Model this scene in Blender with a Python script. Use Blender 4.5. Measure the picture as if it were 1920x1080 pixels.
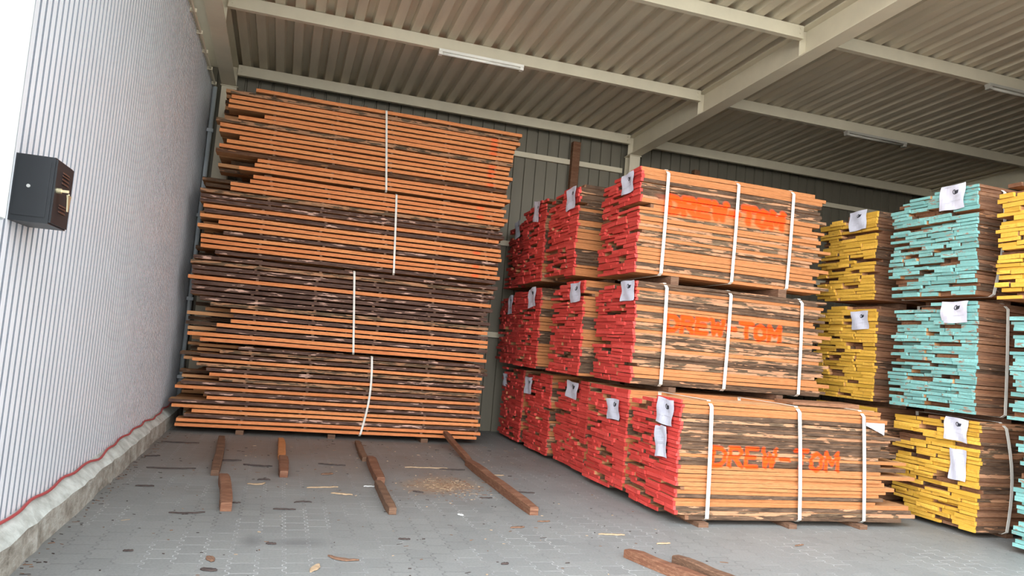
import bpy, math, random
from mathutils import Matrix, Vector

for o in list(bpy.data.objects):
    bpy.data.objects.remove(o)
SC = bpy.context.scene
COL = SC.collection

# ------------------------------------------------------------------ camera
cam = bpy.data.cameras.new('camera')
cam.sensor_fit = 'HORIZONTAL'
cam.sensor_width = 36.0
cam.lens = 1388.0 / 1920.0 * 36.0
cam.clip_end = 300
co = bpy.data.objects.new('camera', cam)
COL.objects.link(co)
YAW, PIT, ROL = math.radians(16.887), math.radians(4.374), math.radians(4.886)
fw = Vector((math.sin(YAW) * math.cos(PIT), math.cos(YAW) * math.cos(PIT), math.sin(PIT)))
rt = Vector((math.cos(YAW), -math.sin(YAW), 0))
up = rt.cross(fw)
r2 = math.cos(ROL) * rt + math.sin(ROL) * up
u2 = -math.sin(ROL) * rt + math.cos(ROL) * up
m3 = Matrix((r2, u2, -fw)).transposed()
co.matrix_world = Matrix.Translation((0, 0, 1.5)) @ m3.to_4x4()
SC.camera = co

# ------------------------------------------------------------------ light
world = bpy.data.worlds.new('sky')
SC.world = world
world.use_nodes = True
wn = world.node_tree
bg = wn.nodes['Background']
tc = wn.nodes.new('ShaderNodeTexCoord')
sp = wn.nodes.new('ShaderNodeSeparateXYZ')
rp = wn.nodes.new('ShaderNodeValToRGB')
rp.color_ramp.elements[0].position = 0.0
rp.color_ramp.elements[0].color = (1.0, 0.985, 0.97, 1)
rp.color_ramp.elements[1].position = 0.7
rp.color_ramp.elements[1].color = (0.82, 0.90, 1.0, 1)
wn.links.new(tc.outputs['Generated'], sp.inputs[0])
wn.links.new(sp.outputs['Z'], rp.inputs[0])
wn.links.new(rp.outputs[0], bg.inputs['Color'])
# sky brightened towards the front left, added to light the left-facing ends
dt = wn.nodes.new('ShaderNodeVectorMath'); dt.operation = 'DOT_PRODUCT'
nv = wn.nodes.new('ShaderNodeVectorMath'); nv.operation = 'NORMALIZE'
wn.links.new(tc.outputs['Generated'], nv.inputs[0])
wn.links.new(nv.outputs[0], dt.inputs[0])
dt.inputs[1].default_value = (-0.80, -0.52, 0.30)
mr = wn.nodes.new('ShaderNodeMapRange')
mr.inputs['From Min'].default_value = 0.1
mr.inputs['From Max'].default_value = 1.0
mr.inputs['To Min'].default_value = 3.0
mr.inputs['To Max'].default_value = 8.8
wn.links.new(dt.outputs['Value'], mr.inputs['Value'])
wn.links.new(mr.outputs[0], bg.inputs['Strength'])

sun = bpy.data.lights.new('sun', 'SUN')
sun.energy = 3.0
sun.angle = math.radians(0.6)
sun.color = (1.0, 0.93, 0.82)
so = bpy.data.objects.new('sun', sun)
COL.objects.link(so)
# the sun stands high behind the shed: its roof shades everything in view, the yard outside is lit
sd = Vector((-0.12, -0.62, -0.78)).normalized()
so.rotation_euler = sd.to_track_quat('-Z', 'Y').to_euler()
so.location = (0, 20, 20)

vs = SC.view_settings
vs.view_transform = 'Standard'
vs.look = 'None'
vs.gamma = 1.0
vs.use_curve_mapping = False
vs.exposure = 0.28

# ------------------------------------------------------------------ materials
def new_mat(name, rough=0.7, metal=0.0, spec=0.4):
    m = bpy.data.materials.new(name)
    m.use_nodes = True
    b = m.node_tree.nodes['Principled BSDF']
    b.inputs['Roughness'].default_value = rough
    b.inputs['Metallic'].default_value = metal
    b.inputs['Specular IOR Level'].default_value = spec
    return m, m.node_tree, b

def N(nt, kind, **kw):
    n = nt.nodes.new(kind)
    for k, v in kw.items():
        if k in n.inputs.keys():
            n.inputs[k].default_value = v
        else:
            setattr(n, k, v)
    return n

def ramp(nt, fac, stops):
    r = nt.nodes.new('ShaderNodeValToRGB')
    e = r.color_ramp.elements
    while len(e) < len(stops):
        e.new(0.5)
    for i, (p, c) in enumerate(stops):
        e[i].position = p
        e[i].color = tuple(c) + (1,) if len(c) == 3 else c
    nt.links.new(fac, r.inputs[0])
    return r.outputs[0]

def mix(nt, fac, a, b, blend='MIX'):
    n = nt.nodes.new('ShaderNodeMix')
    n.data_type = 'RGBA'
    n.blend_type = blend
    for s, v in ((n.inputs[0], fac), (n.inputs[6], a), (n.inputs[7], b)):
        if hasattr(v, 'default_value') or hasattr(v, 'is_linked'):
            nt.links.new(v, s)
        elif isinstance(v, (int, float)):
            s.default_value = v
        else:
            s.default_value = tuple(v) + (1,)
    return n.outputs[2]

def obj_vec(nt, scale, rand=True):
    t = nt.nodes.new('ShaderNodeTexCoord')
    mp = nt.nodes.new('ShaderNodeMapping')
    mp.inputs['Scale'].default_value = scale
    nt.links.new(t.outputs['Object'], mp.inputs['Vector'])
    if rand:
        oi = nt.nodes.new('ShaderNodeObjectInfo')
        mu = N(nt, 'ShaderNodeMath', operation='MULTIPLY')
        mu.inputs[1].default_value = 57.0
        nt.links.new(oi.outputs['Random'], mu.inputs[0])
        nt.links.new(mu.outputs[0], mp.inputs['Location'])
        return mp.outputs[0], oi.outputs['Random']
    return mp.outputs[0], None

def noise(nt, vec, scale=1.0, detail=3, rough=0.6):
    n = nt.nodes.new('ShaderNodeTexNoise')
    n.inputs['Scale'].default_value = scale
    n.inputs['Detail'].default_value = detail
    n.inputs['Roughness'].default_value = rough
    nt.links.new(vec, n.inputs['Vector'])
    return n.outputs['Fac']

def add_bump(nt, b, h, strength=0.3, dist=0.01):
    bp = nt.nodes.new('ShaderNodeBump')
    bp.inputs['Strength'].default_value = strength
    bp.inputs['Distance'].default_value = dist
    nt.links.new(h, bp.inputs['Height'])
    nt.links.new(bp.outputs[0], b.inputs['Normal'])

SPRAY = (1.0, 0.075, 0.006)
def sprayed(nt, col):
    a = nt.nodes.new('ShaderNodeAttribute')
    a.attribute_name = 'spray'
    return mix(nt, a.outputs['Fac'], col, SPRAY)

def wood(name, c1, c2, c3):
    m, nt, b = new_mat(name, 0.75, spec=0.25)
    v, rnd = obj_vec(nt, (2.2, 9, 60))
    n1 = noise(nt, v, 1.0, 4)
    v2, _ = obj_vec(nt, (14, 40, 160))
    n2 = noise(nt, v2, 1.0, 2)
    base = mix(nt, rnd, c1, c2)
    c = mix(nt, ramp(nt, n1, [(0.42, (0, 0, 0)), (0.8, (1, 1, 1))]), base, c3)
    c = mix(nt, ramp(nt, n2, [(0.3, (0.75, 0.75, 0.75)), (0.6, (0, 0, 0))]), c, tuple(x * 0.72 for x in c1))
    # small dark knots
    v3, _ = obj_vec(nt, (5, 20, 24))
    vo = nt.nodes.new('ShaderNodeTexVoronoi')
    nt.links.new(v3, vo.inputs['Vector'])
    c = mix(nt, ramp(nt, vo.outputs['Distance'], [(0.05, (0.8, 0.8, 0.8)), (0.12, (0, 0, 0))]), c, (0.16, 0.07, 0.03))
    nt.links.new(sprayed(nt, c), b.inputs['Base Color'])
    add_bump(nt, b, n2, 0.25, 0.004)
    return m

def bark(name, amount, dark=(0.045, 0.027, 0.017), mid=(0.16, 0.095, 0.058), pale=(0.56, 0.29, 0.155)):
    m, nt, b = new_mat(name, 0.9, spec=0.2)
    v, rnd = obj_vec(nt, (5, 12, 45))
    n1 = noise(nt, v, 1.0, 5, 0.7)
    c = mix(nt, ramp(nt, n1, [(0.35, (0, 0, 0)), (0.68, (1, 1, 1))]), dark, mid)
    v2, _ = obj_vec(nt, (4.5, 8, 30))
    n2 = noise(nt, v2, 1.0, 3, 0.55)
    t = 0.74 - amount * 0.42
    patch = ramp(nt, n2, [(t, (0, 0, 0)), (t + 0.03, (1, 1, 1))])
    v3, _ = obj_vec(nt, (9, 30, 60))
    pn = noise(nt, v3, 1.0, 3)
    pc = mix(nt, pn, pale, tuple(x * 0.45 for x in pale))
    c = mix(nt, patch, c, pc)
    nt.links.new(sprayed(nt, c), b.inputs['Base Color'])
    add_bump(nt, b, n1, 0.8, 0.012)
    return m

def painted_end(name, col, bare, amt=0.5):
    m, nt, b = new_mat(name, 0.6, spec=0.3)
    v, rnd = obj_vec(nt, (10, 10, 30))
    n1 = noise(nt, v, 1.0, 4, 0.65)
    v2, _ = obj_vec(nt, (40, 40, 40))
    n2 = noise(nt, v2, 1.0, 2)
    light = tuple(min(1, x * 1.12 + 0.02) for x in col)
    darkc = tuple(x * 0.78 for x in col)
    c = mix(nt, rnd, darkc, light)
    c = mix(nt, ramp(nt, n2, [(0.35, (0.5, 0.5, 0.5)), (0.6, (0, 0, 0))]), c, darkc)
    c = mix(nt, ramp(nt, n1, [(0.76 - 0.2 * amt, (0, 0, 0)), (0.82 - 0.2 * amt, (1, 1, 1))]), c, bare)
    nt.links.new(c, b.inputs['Base Color'])
    add_bump(nt, b, n2, 0.3, 0.005)
    return m

M = {}
M['fresh'] = wood('fresh_sawn_wood', (0.40, 0.150, 0.050), (0.46, 0.180, 0.064), (0.50, 0.22, 0.09))
M['red_fresh'] = wood('reddish_sawn_wood', (0.68, 0.215, 0.072), (0.77, 0.30, 0.105), (0.80, 0.36, 0.15))
M['sawn'] = wood('sawn_board_face', (0.50, 0.25, 0.11), (0.58, 0.31, 0.14), (0.42, 0.20, 0.09))
M['brown'] = wood('weathered_brown_wood', (0.14, 0.062, 0.032), (0.25, 0.115, 0.056), (0.30, 0.17, 0.10))
M['bearer'] = wood('old_bearer_wood', (0.10, 0.052, 0.032), (0.17, 0.09, 0.052), (0.26, 0.15, 0.09))
M['bark'] = bark('bark_edge', 0.28)
M['mixed'] = bark('patchy_bark_edge', 0.62, mid=(0.22, 0.145, 0.085))
M['mauve'] = bark('mauve_bark_edge', 0.33, dark=(0.055, 0.030, 0.023), mid=(0.17, 0.10, 0.075), pale=(0.80, 0.50, 0.38))
M['brownbark'] = bark('brown_bark_edge', 0.3, dark=(0.07, 0.035, 0.02), mid=(0.20, 0.10, 0.055), pale=(0.5, 0.24, 0.11))
M['red'] = painted_end('red_painted_end', (0.60, 0.052, 0.040), (0.34, 0.11, 0.055), 0.5)
M['turq'] = painted_end('turquoise_painted_end', (0.18, 0.40, 0.37), (0.26, 0.17, 0.12), 0.9)
M['yellow'] = painted_end('yellow_painted_end', (0.66, 0.37, 0.045), (0.30, 0.17, 0.05), 0.6)

def plain(name, col, rough=0.6, metal=0.0, spec=0.4, var=0.12, scale=(3, 3, 3), bump=0):
    m, nt, b = new_mat(name, rough, metal, spec)
    v, _ = obj_vec(nt, scale, False)
    n = noise(nt, v, 1.0, 4)
    c = mix(nt, ramp(nt, n, [(0.3, (0, 0, 0)), (0.7, (1, 1, 1))]),
            tuple(max(0, x * (1 - var)) for x in col), tuple(min(1, x * (1 + var)) for x in col))
    nt.links.new(c, b.inputs['Base Color'])
    if bump:
        add_bump(nt, b, n, bump, 0.01)
    return m

M['strap'] = plain('white_strap', (0.66, 0.64, 0.57), 0.4)
M['paper'] = plain('white_paper', (0.55, 0.55, 0.62), 0.5, var=0.05, scale=(12, 12, 12))
M['ink'] = plain('black_ink', (0.03, 0.035, 0.045), 0.5)
M['greyink'] = plain('grey_print', (0.42, 0.43, 0.47), 0.5)
M['cladding'] = plain('white_wall_cladding', (0.88, 0.90, 0.93), 0.35, 0.0, 0.5, var=0.03)
M['groove'] = plain('cladding_groove', (0.22, 0.24, 0.27), 0.5, 0.1, 0.4, var=0.05)
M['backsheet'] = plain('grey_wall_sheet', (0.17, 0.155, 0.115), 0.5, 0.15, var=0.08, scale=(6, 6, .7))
M['deck'] = plain('roof_deck_sheet', (0.60, 0.53, 0.39), 0.5, 0.0, var=0.10, scale=(5, .8, 3))
M['steel'] = plain('cream_painted_steel', (0.66, 0.60, 0.45), 0.5, 0.0, var=0.05)
M['post'] = plain('white_painted_post', (0.84, 0.88, 0.84), 0.45, var=0.02)
M['blackmetal'] = plain('black_painted_metal', (0.022, 0.025, 0.028), 0.45, 0.1, 0.5, var=0.1)
M['darkmetal'] = plain('dark_rubber', (0.03, 0.03, 0.03), 0.6)
M['brass'] = plain('key_metal', (0.75, 0.66, 0.42), 0.3, 0.7)
M['slot'] = plain('louver_brown', (0.10, 0.045, 0.03), 0.5)
M['bluegrey'] = plain('blue_grey_steel', (0.45, 0.50, 0.53), 0.5)
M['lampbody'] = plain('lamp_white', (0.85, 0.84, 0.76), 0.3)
M['shadelamp'] = plain('lamp_white_shaded', (0.42, 0.40, 0.34), 0.5)  # darker copy of the lamp white, right bay's shade put into the colour
M['cable'] = plain('red_cable', (0.42, 0.07, 0.07), 0.5)
M['chipdark'] = plain('dark_bark_chip', (0.05, 0.035, 0.03), 0.9, var=0.4, scale=(30, 30, 30))
M['chipbrown'] = plain('brown_wood_chip', (0.16, 0.085, 0.05), 0.9, var=0.3, scale=(30, 30, 30))
M['chippale'] = plain('pale_wood_chip', (0.36, 0.25, 0.15), 0.85, var=0.2, scale=(30, 30, 30))
M['chipwhite'] = plain('white_scrap', (0.5, 0.5, 0.47), 0.8, var=0.1)

def concrete():
    m, nt, b = new_mat('curb_concrete', 0.9, spec=0.2)
    v, _ = obj_vec(nt, (5, 5, 9), False)
    n1 = noise(nt, v, 1, 6, 0.7)
    c = ramp(nt, n1, [(0.3, (0.17, 0.15, 0.12)), (0.5, (0.34, 0.32, 0.27)), (0.7, (0.50, 0.50, 0.45))])
    nt.links.new(c, b.inputs['Base Color'])
    add_bump(nt, b, n1, 0.8, 0.03)
    return m
M['curb'] = concrete()
def concrete_lit():  # paler curb concrete: light on the upward-facing ledge put into the colour
    m, nt, b = new_mat('curb_ledge_lit', 0.9, spec=0.2)
    v, _ = obj_vec(nt, (7, 7, 9), False)
    n1 = noise(nt, v, 1, 6, 0.65)
    c = ramp(nt, n1, [(0.3, (0.36, 0.37, 0.33)), (0.62, (0.60, 0.63, 0.58))])
    nt.links.new(c, b.inputs['Base Color'])
    add_bump(nt, b, n1, 0.5, 0.02)
    return m
M['ledge'] = concrete_lit()

def pavers():
    m, nt, b = new_mat('interlocking_pavers', 0.62, spec=0.35)
    L = nt.links
    t = nt.nodes.new('ShaderNodeTexCoord')
    s = nt.nodes.new('ShaderNodeSeparateXYZ')
    L.new(t.outputs['Object'], s.inputs[0])
    def mth(op, a, bb=None, c=None):
        n = nt.nodes.new('ShaderNodeMath'); n.operation = op
        for i, v in enumerate((a, bb, c)):
            if v is None: continue
            if isinstance(v, (int, float)): n.inputs[i].default_value = v
            else: L.new(v, n.inputs[i])
        return n.outputs[0]
    pp = mth('PINGPONG', mth('ADD', s.outputs['Y'], 50.0), 0.05)      # zig-zag edge, period 0.1
    zz = mth('MULTIPLY', mth('SUBTRACT', mth('SMOOTH_MIN', mth('MAXIMUM', pp, 0.014), 0.036, 0.006), 0.025), 1.1)
    zx = mth('ADD', s.outputs['X'], zz)
    ppx = mth('PINGPONG', mth('ADD', s.outputs['X'], 50.0), 0.04)
    zy = mth('ADD', s.outputs['Y'], mth('MULTIPLY', ppx, 0.10))
    cv = nt.nodes.new('ShaderNodeCombineXYZ')
    L.new(zy, cv.inputs[0]); L.new(zx, cv.inputs[1])
    br = nt.nodes.new('ShaderNodeTexBrick')
    br.offset = 0.5
    br.inputs['Scale'].default_value = 1.0
    br.inputs['Brick Width'].default_value = 0.2
    br.inputs['Row Height'].default_value = 0.165
    br.inputs['Mortar Size'].default_value = 0.005
    br.inputs['Mortar Smooth'].default_value = 0.4
    br.inputs['Color1'].default_value = (0.185, 0.187, 0.175, 1)
    br.inputs['Color2'].default_value = (0.215, 0.217, 0.20, 1)
    br.inputs['Mortar'].default_value = (0, 0, 0, 1)
    L.new(cv.outputs[0], br.inputs['Vector'])
    v1, _ = obj_vec(nt, (0.9, 0.9, 0.9), False)
    big = noise(nt, v1, 1.0, 5, 0.6)
    v2, _ = obj_vec(nt, (60, 60, 60), False)
    fine = noise(nt, v2, 1.0, 3)
    # dust-filled pale joints in places, dark joints elsewhere
    jn = noise(nt, obj_vec(nt, (1.3, 1.3, 1), False)[0], 1.0, 3)
    joint = mix(nt, ramp(nt, jn, [(0.42, (0, 0, 0)), (0.6, (1, 1, 1))]), (0.12, 0.12, 0.115), (0.42, 0.42, 0.40))
    c = mix(nt, br.outputs['Fac'], br.outputs['Color'], joint)
    c = mix(nt, ramp(nt, big, [(0.35, (0.0, 0.0, 0.0)), (0.7, (0.5, 0.5, 0.5))]), c, (0.25, 0.25, 0.235))
    c = mix(nt, ramp(nt, fine, [(0.3, (0.35, 0.35, 0.35)), (0.6, (0, 0, 0))]), c, (0.11, 0.11, 0.105))
    # brown wood dust drifting around the stack foot
    def blob(cx, cy, rx, ry, k):
        dx = mth('DIVIDE', mth('SUBTRACT', s.outputs['X'], cx), rx)
        dy = mth('DIVIDE', mth('SUBTRACT', s.outputs['Y'], cy), ry)
        d = mth('SQRT', mth('ADD', mth('MULTIPLY', dx, dx), mth('MULTIPLY', dy, dy)))
        d = mth('ADD', d, mth('MULTIPLY', mth('SUBTRACT', big, 0.5), 1.6))
        return mth('MULTIPLY', mth('SUBTRACT', 1.0, mth('SMOOTHSTEP' if False else 'MINIMUM', d, 1.0)), k)
    c = mix(nt, blob(0.4, 9.2, 3.2, 2.4, 0.75), c, (0.17, 0.125, 0.10))
    c = mix(nt, blob(1.75, 7.6, 0.55, 0.45, 1.0), c, (0.30, 0.20, 0.12))
    c = mix(nt, blob(0.25, 5.45, 0.30, 0.16, 0.5), c, (0.055, 0.055, 0.06))
    c = mix(nt, blob(-0.05, 5.5, 0.09, 0.2, 0.5), c, (0.055, 0.055, 0.06))
    L.new(c, b.inputs['Base Color'])
    h = mth('SUBTRACT', mth('MULTIPLY', fine, 0.3), br.outputs['Fac'])
    add_bump(nt, b, h, 0.5, 0.006)
    return m
M['pavers'] = pavers()

# ------------------------------------------------------------------ helpers
def link(name, verts, faces, mats, fm=None, parent=None, smooth=False, attr=None):
    me = bpy.data.meshes.new(name)
    me.from_pydata(verts, [], faces)
    if not isinstance(mats, (list, tuple)):
        mats = [mats]
    for m in mats:
        me.materials.append(m)
    if fm:
        me.polygons.foreach_set('material_index', fm)
    if smooth:
        me.polygons.foreach_set('use_smooth', [True] * len(faces))
    if attr:
        a = me.attributes.new('spray', 'FLOAT', 'POINT')
        a.data.foreach_set('value', attr)
    me.update()
    o = bpy.data.objects.new(name, me)
    COL.objects.link(o)
    if parent:
        o.parent = parent
    return o

class MB:
    def __init__(s):
        s.v = []; s.f = []; s.m = []
    def box(s, a, b, mi=0):
        x0, y0, z0 = a; x1, y1, z1 = b
        n = len(s.v)
        s.v += [(x0, y0, z0), (x1, y0, z0), (x1, y1, z0), (x0, y1, z0), (x0, y0, z1), (x1, y0, z1), (x1, y1, z1), (x0, y1, z1)]
        for q in ((3, 2, 1, 0), (4, 5, 6, 7), (0, 1, 5, 4), (1, 2, 6, 5), (2, 3, 7, 6), (3, 0, 4, 7)):
            s.f.append(tuple(n + i for i in q)); s.m.append(mi)
    def hexa(s, pts, mi=0):
        n = len(s.v); s.v += [tuple(p) for p in pts]
        for q in ((3, 2, 1, 0), (4, 5, 6, 7), (0, 1, 5, 4), (1, 2, 6, 5), (2, 3, 7, 6), (3, 0, 4, 7)):
            s.f.append(tuple(n + i for i in q)); s.m.append(mi)
    def quad(s, pts, mi=0):
        n = len(s.v); s.v += [tuple(p) for p in pts]
        s.f.append(tuple(range(n, n + len(pts)))); s.m.append(mi)
    def tube(s, pts, r, seg=8, mi=0):
        rings = []
        P = [Vector(p) for p in pts]
        for i, p in enumerate(P):
            d = (P[min(i + 1, len(P) - 1)] - P[max(i - 1, 0)]).normalized()
            a = d.orthogonal().normalized() if abs(d.z) > .99 else d.cross(Vector((0, 0, 1))).normalized()
            b = d.cross(a).normalized()
            rings.append(len(s.v))
            for k in range(seg):
                t = 2 * math.pi * k / seg
                s.v.append(tuple(p + (a * math.cos(t) + b * math.sin(t)) * r))
        for i in range(len(P) - 1):
            for k in range(seg):
                k2 = (k + 1) % seg
                s.f.append((rings[i] + k, rings[i + 1] + k, rings[i + 1] + k2, rings[i] + k2)); s.m.append(mi)
        s.f.append(tuple(rings[0] + k for k in range(seg))); s.m.append(mi)
        s.f.append(tuple(rings[-1] + k for k in reversed(range(seg)))); s.m.append(mi)
    def build(s, name, mats, parent=None, smooth=False):
        return link(name, s.v, s.f, mats, s.m, parent, smooth)

def tag(o, label, cat, group=None):
    o['label'] = label; o['category'] = cat
    if group: o['group'] = group
    return o
def struct(o):
    o['kind'] = 'structure'
    return o
def empty(name, loc=(0, 0, 0)):
    e = bpy.data.objects.new(name, None)
    e.empty_display_size = 0.2
    e.location = loc
    COL.objects.link(e)
    return e

# ------------------------------------------------------------------ the shed
XL = -1.40           # left wall cladding
YB = 12.32           # back wall
XR = 19.6
YF = 3.7             # front edge of the roof
def roofz(y):        # underside of the roof deck
    return 5.46 + 0.04 * (12.0 - y)

g = MB(); g.quad([(-24, -26, 0), (40, -26, 0), (40, 16, 0), (-24, 16, 0)])
struct(g.build('floor', M['pavers']))

def profile_sheet(name, mat, u0, u1, pitch, prof, place, thick, parent=None):
    """prof: list of (u, h) over one pitch; place(u, h, side) -> two end points"""
    st = []
    u = u0
    while u < u1:
        for pu, ph in prof:
            if u + pu <= u1: st.append((u + pu, ph))
        u += pitch
    v = []; f = []; fm = []
    for (a, h) in st:
        p, q = place(a, h)
        p2, q2 = place(a, h + thick)
        v += [p, q, p2, q2]
    for i in range(len(st) - 1):
        a = 4 * i; b = a + 4
        mi = 1 if (st[i][1] < -0.001 or st[i + 1][1] < -0.001) and isinstance(mat, list) else 0
        f += [(a, b, b + 1, a + 1), (a + 2, a + 3, b + 3, b + 2)]
        fm += [mi, 0]
    a = 4 * (len(st) - 1)
    f += [(0, 1, 3, 2), (a, a + 2, a + 3, a + 1)]; fm += [0, 0]
    for i in range(len(st) - 1):
        a = 4 * i; b = a + 4
        f += [(a, a + 2, b + 2, b), (a + 1, b + 1, b + 3, a + 3)]; fm += [0, 0]
    return link(name, v, f, mat, fm, parent)

# roof deck, trapezoid ribs run front to back
PR = [(0, 0), (0.12, 0), (0.142, 0.075), (0.226, 0.075)]
struct(profile_sheet('ceiling', M['deck'], -1.75, XR + 0.2, 0.248, PR,
       lambda u, h: ((u, YF, roofz(YF) + h), (u, YB + 0.05, roofz(YB + 0.05) + h)), 0.012))
# back wall sheet (ribs vertical, narrow grooves towards the back)
PB = [(0, 0), (0.165, 0), (0.172, 0.028), (0.198, 0.028)]
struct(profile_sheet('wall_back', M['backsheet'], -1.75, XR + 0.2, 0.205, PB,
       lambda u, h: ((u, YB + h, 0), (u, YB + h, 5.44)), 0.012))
# left wall: fine ribbed white cladding
PLW = [(0, 0), (0.062, 0), (0.065, -0.012), (0.088, -0.012)]
wl = profile_sheet('wall_left', [M['cladding'], M['groove']], 3.53, YB - 0.02, 0.091, PLW,
       lambda u, h: ((XL + h, u, 0.26), (XL + h, u, 5.08)), -0.003)
# give it thickness with a backing core
bm_ = MB(); bm_.box((XL - 0.14, 3.53, 0.26), (XL - 0.015, YB - 0.02, 5.08))
core = bm_.build('panel_core', M['cladding'], wl)
struct(wl)
c = MB(); c.box((XL - 0.16, 3.53, 5.08), (XL + 0.02, YB - 0.02, 5.12))
c.tube([(XL + 0.045, 3.6 + i * 0.5, 5.05 + 0.01 * math.sin(i * 2.1)) for i in range(18)], 0.014)
for i in range(13):
    c.box((XL, 3.7 + i * 0.68, 5.03), (XL + 0.07, 3.73 + i * 0.68, 5.075))
struct(c.build('trim_1', M['steel']))
u = MB(); u.box((-1.80, 3.53, 5.12), (-1.70, YB + 0.2, 5.95)); 
struct(u.build('wall_left_upper', M['backsheet']))
r = MB(); r.box((XR, YF, 0), (XR + 0.1, YB + 0.1, 5.75))
struct(r.build('wall_right', M['backsheet']))

fwl = MB(); fwl.box((7.4, YF - .12, 0), (XR + 0.1, YF - .02, 5.72))  # unseen wall added to keep daylight off the right bay
struct(fwl.build('added_shade_wall', M['backsheet']))

clo = MB(); clo.box((-1.9, YB + 0.062, 0.0), (XR + 0.3, YB + 0.16, 5.62))  # slab added behind the back wall to stop sky light leaking in
struct(clo.build('added_leak_seal', M['backsheet']))

# concrete curb with sloping ledge
random.seed(3)
ys = [3.5 + i * 0.16 for i in range(56)]
v = []; f = []; fm = []
for y in ys:
    j = random.uniform(-0.012, 0.012); k = random.uniform(-0.008, 0.006); xe = -1.31 + random.uniform(-.008, .01)
    v += [(xe + 0.012, y, 0.0), (xe, y, 0.17 + k), (xe - 0.02, y, 0.195 + k), (XL - 0.004, y, 0.262 + j * .3), (XL - 0.2, y, 0.262), (XL - 0.2, y, 0.0)]
n = 6
for i in range(len(ys) - 1):
    a = i * n; b = a + n
    for q in range(n):
        q2 = (q + 1) % n
        f.append((a + q, b + q, b + q2, a + q2)); fm.append(1 if q in (1, 2, 3) else 0)
f.append(tuple(range(n))); fm.append(0)
f.append(tuple(reversed(range(n * (len(ys) - 1), n * len(ys))))); fm.append(0)
struct(link('baseboard_left', v, f, [M['curb'], M['ledge']], fm))

# purlins: C-channels along x with a lip; each bay piece is a thing of its own
def purlin(x0, x1, y, name, label):
    z1 = roofz(y) - 0.004; z0 = z1 - 0.16
    m = MB()
    m.box((x0, y - 0.035, z0), (x1, y - 0.03, z1))
    m.box((x0, y - 0.03, z0), (x1, y + 0.035, z0 + 0.005))
    m.box((x0, y - 0.03, z1 - 0.005), (x1, y + 0.035, z1))
    m.box((x0, y + 0.030, z0 + 0.005), (x1, y + 0.035, z0 + 0.03))
    m.box((x0, y - 0.041, z0 - 0.001), (x1, y - 0.035, z0 + 0.022))
    for xx in (x0 + 0.05, x1 - 0.05):
        m.box((xx - 0.008, y - 0.045, z0 + 0.05), (xx + 0.008, y - 0.035, z0 + 0.066))
        m.box((xx - 0.008, y - 0.045, z0 + 0.11), (xx + 0.008, y - 0.035, z0 + 0.126))
    o = m.build(name, M['steel'])
    return tag(o, label, 'roof beam', 'steel purlins under the roof deck')
RX = [-1.17, 5.75, 12.67, 19.45]
rows = [(12.06, 'eave purlin along the back wall'), (9.7, 'second purlin from the back wall'), (7.4, 'third purlin from the back wall'), (5.1, 'front purlin near the roof edge')]
bays = ['left bay', 'middle bay', 'right bay']
for (y, nm) in rows:
    for b in range(3):
        purlin(RX[b] + 0.108, RX[b + 1] - 0.108, y, 'steel_purlin', 'cream steel %s, in the %s of the roof' % (nm, bays[b]))

def rafter(x, label):
    root = empty('steel_rafter', (x, 12.0, 0))
    def zb(y): return 5.095 + 0.04 * (12.0 - y)
    y0, y1 = YF, 12.18
    def slab(xa, xb, za, zbb):
        m = MB()
        m.hexa([(xa, y0 - 12, zb(y0) + za), (xb, y0 - 12, zb(y0) + za), (xb, y1 - 12, zb(y1) + za), (xa, y1 - 12, zb(y1) + za),
                (xa, y0 - 12, zb(y0) + zbb), (xb, y0 - 12, zb(y0) + zbb), (xb, y1 - 12, zb(y1) + zbb), (xa, y1 - 12, zb(y1) + zbb)])
        return m
    slab(-0.105, 0.105, 0.0, 0.016).build('bottom_flange', M['steel'], root)
    slab(-0.006, 0.006, 0.016, 0.342).build('web', M['steel'], root)
    slab(-0.105, 0.105, 0.342, 0.358).build('top_flange', M['steel'], root)
    for (y, _) in rows:
        for s in (-1, 1):
            m = MB(); xa, xb = sorted((s * 0.007, s * 0.10))
            m.box((xa, y - 12 + 0.045, zb(y) + 0.018), (xb, y - 12 + 0.057, zb(y) + 0.338))
            m.build('stiffener_plate', M['steel'], root)
    tag(root, label, 'roof beam', 'steel rafters')
    return root
rafter(RX[0] , 'cream steel rafter running forward above the left wall corner')
rafter(RX[1], 'cream steel rafter crossing the ceiling diagonally in the middle')
rafter(RX[2], 'dim steel rafter far at the right end of the ceiling')

def column(x, y, label, w=0.2, mat='steel', top=5.08):
    root = empty('steel_column', (x, y, 0))
    m = MB(); m.box((-w / 2, -0.10, 0.02), (w / 2, -0.085, top)); m.build('front_flange', M[mat], root)
    m = MB(); m.box((-w / 2, 0.085, 0.02), (w / 2, 0.10, top)); m.build('rear_flange', M[mat], root)
    m = MB(); m.box((-0.006, -0.085, 0.02), (0.006, 0.085, top)); m.build('web', M[mat], root)
    m = MB(); m.box((-w / 2 - .05, -0.13, 0), (w / 2 + .05, 0.13, 0.02)); m.build('base_plate', M[mat], root)
    m = MB(); m.box((-w / 2 - .02, -0.12, top), (w / 2 + .02, 0.12, top + 0.012)); m.build('cap_plate', M[mat], root)
    tag(root, label, 'column', 'steel columns along the back wall')
column(RX[0] + 0.01, 12.1, 'pale steel column in the back left corner behind the tall stack', 0.22, 'steel')
column(RX[1], 12.1, 'cream steel column head under the middle rafter at the back wall')
column(RX[2], 12.1, 'dark steel column behind the turquoise bundles at the back wall')

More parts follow.
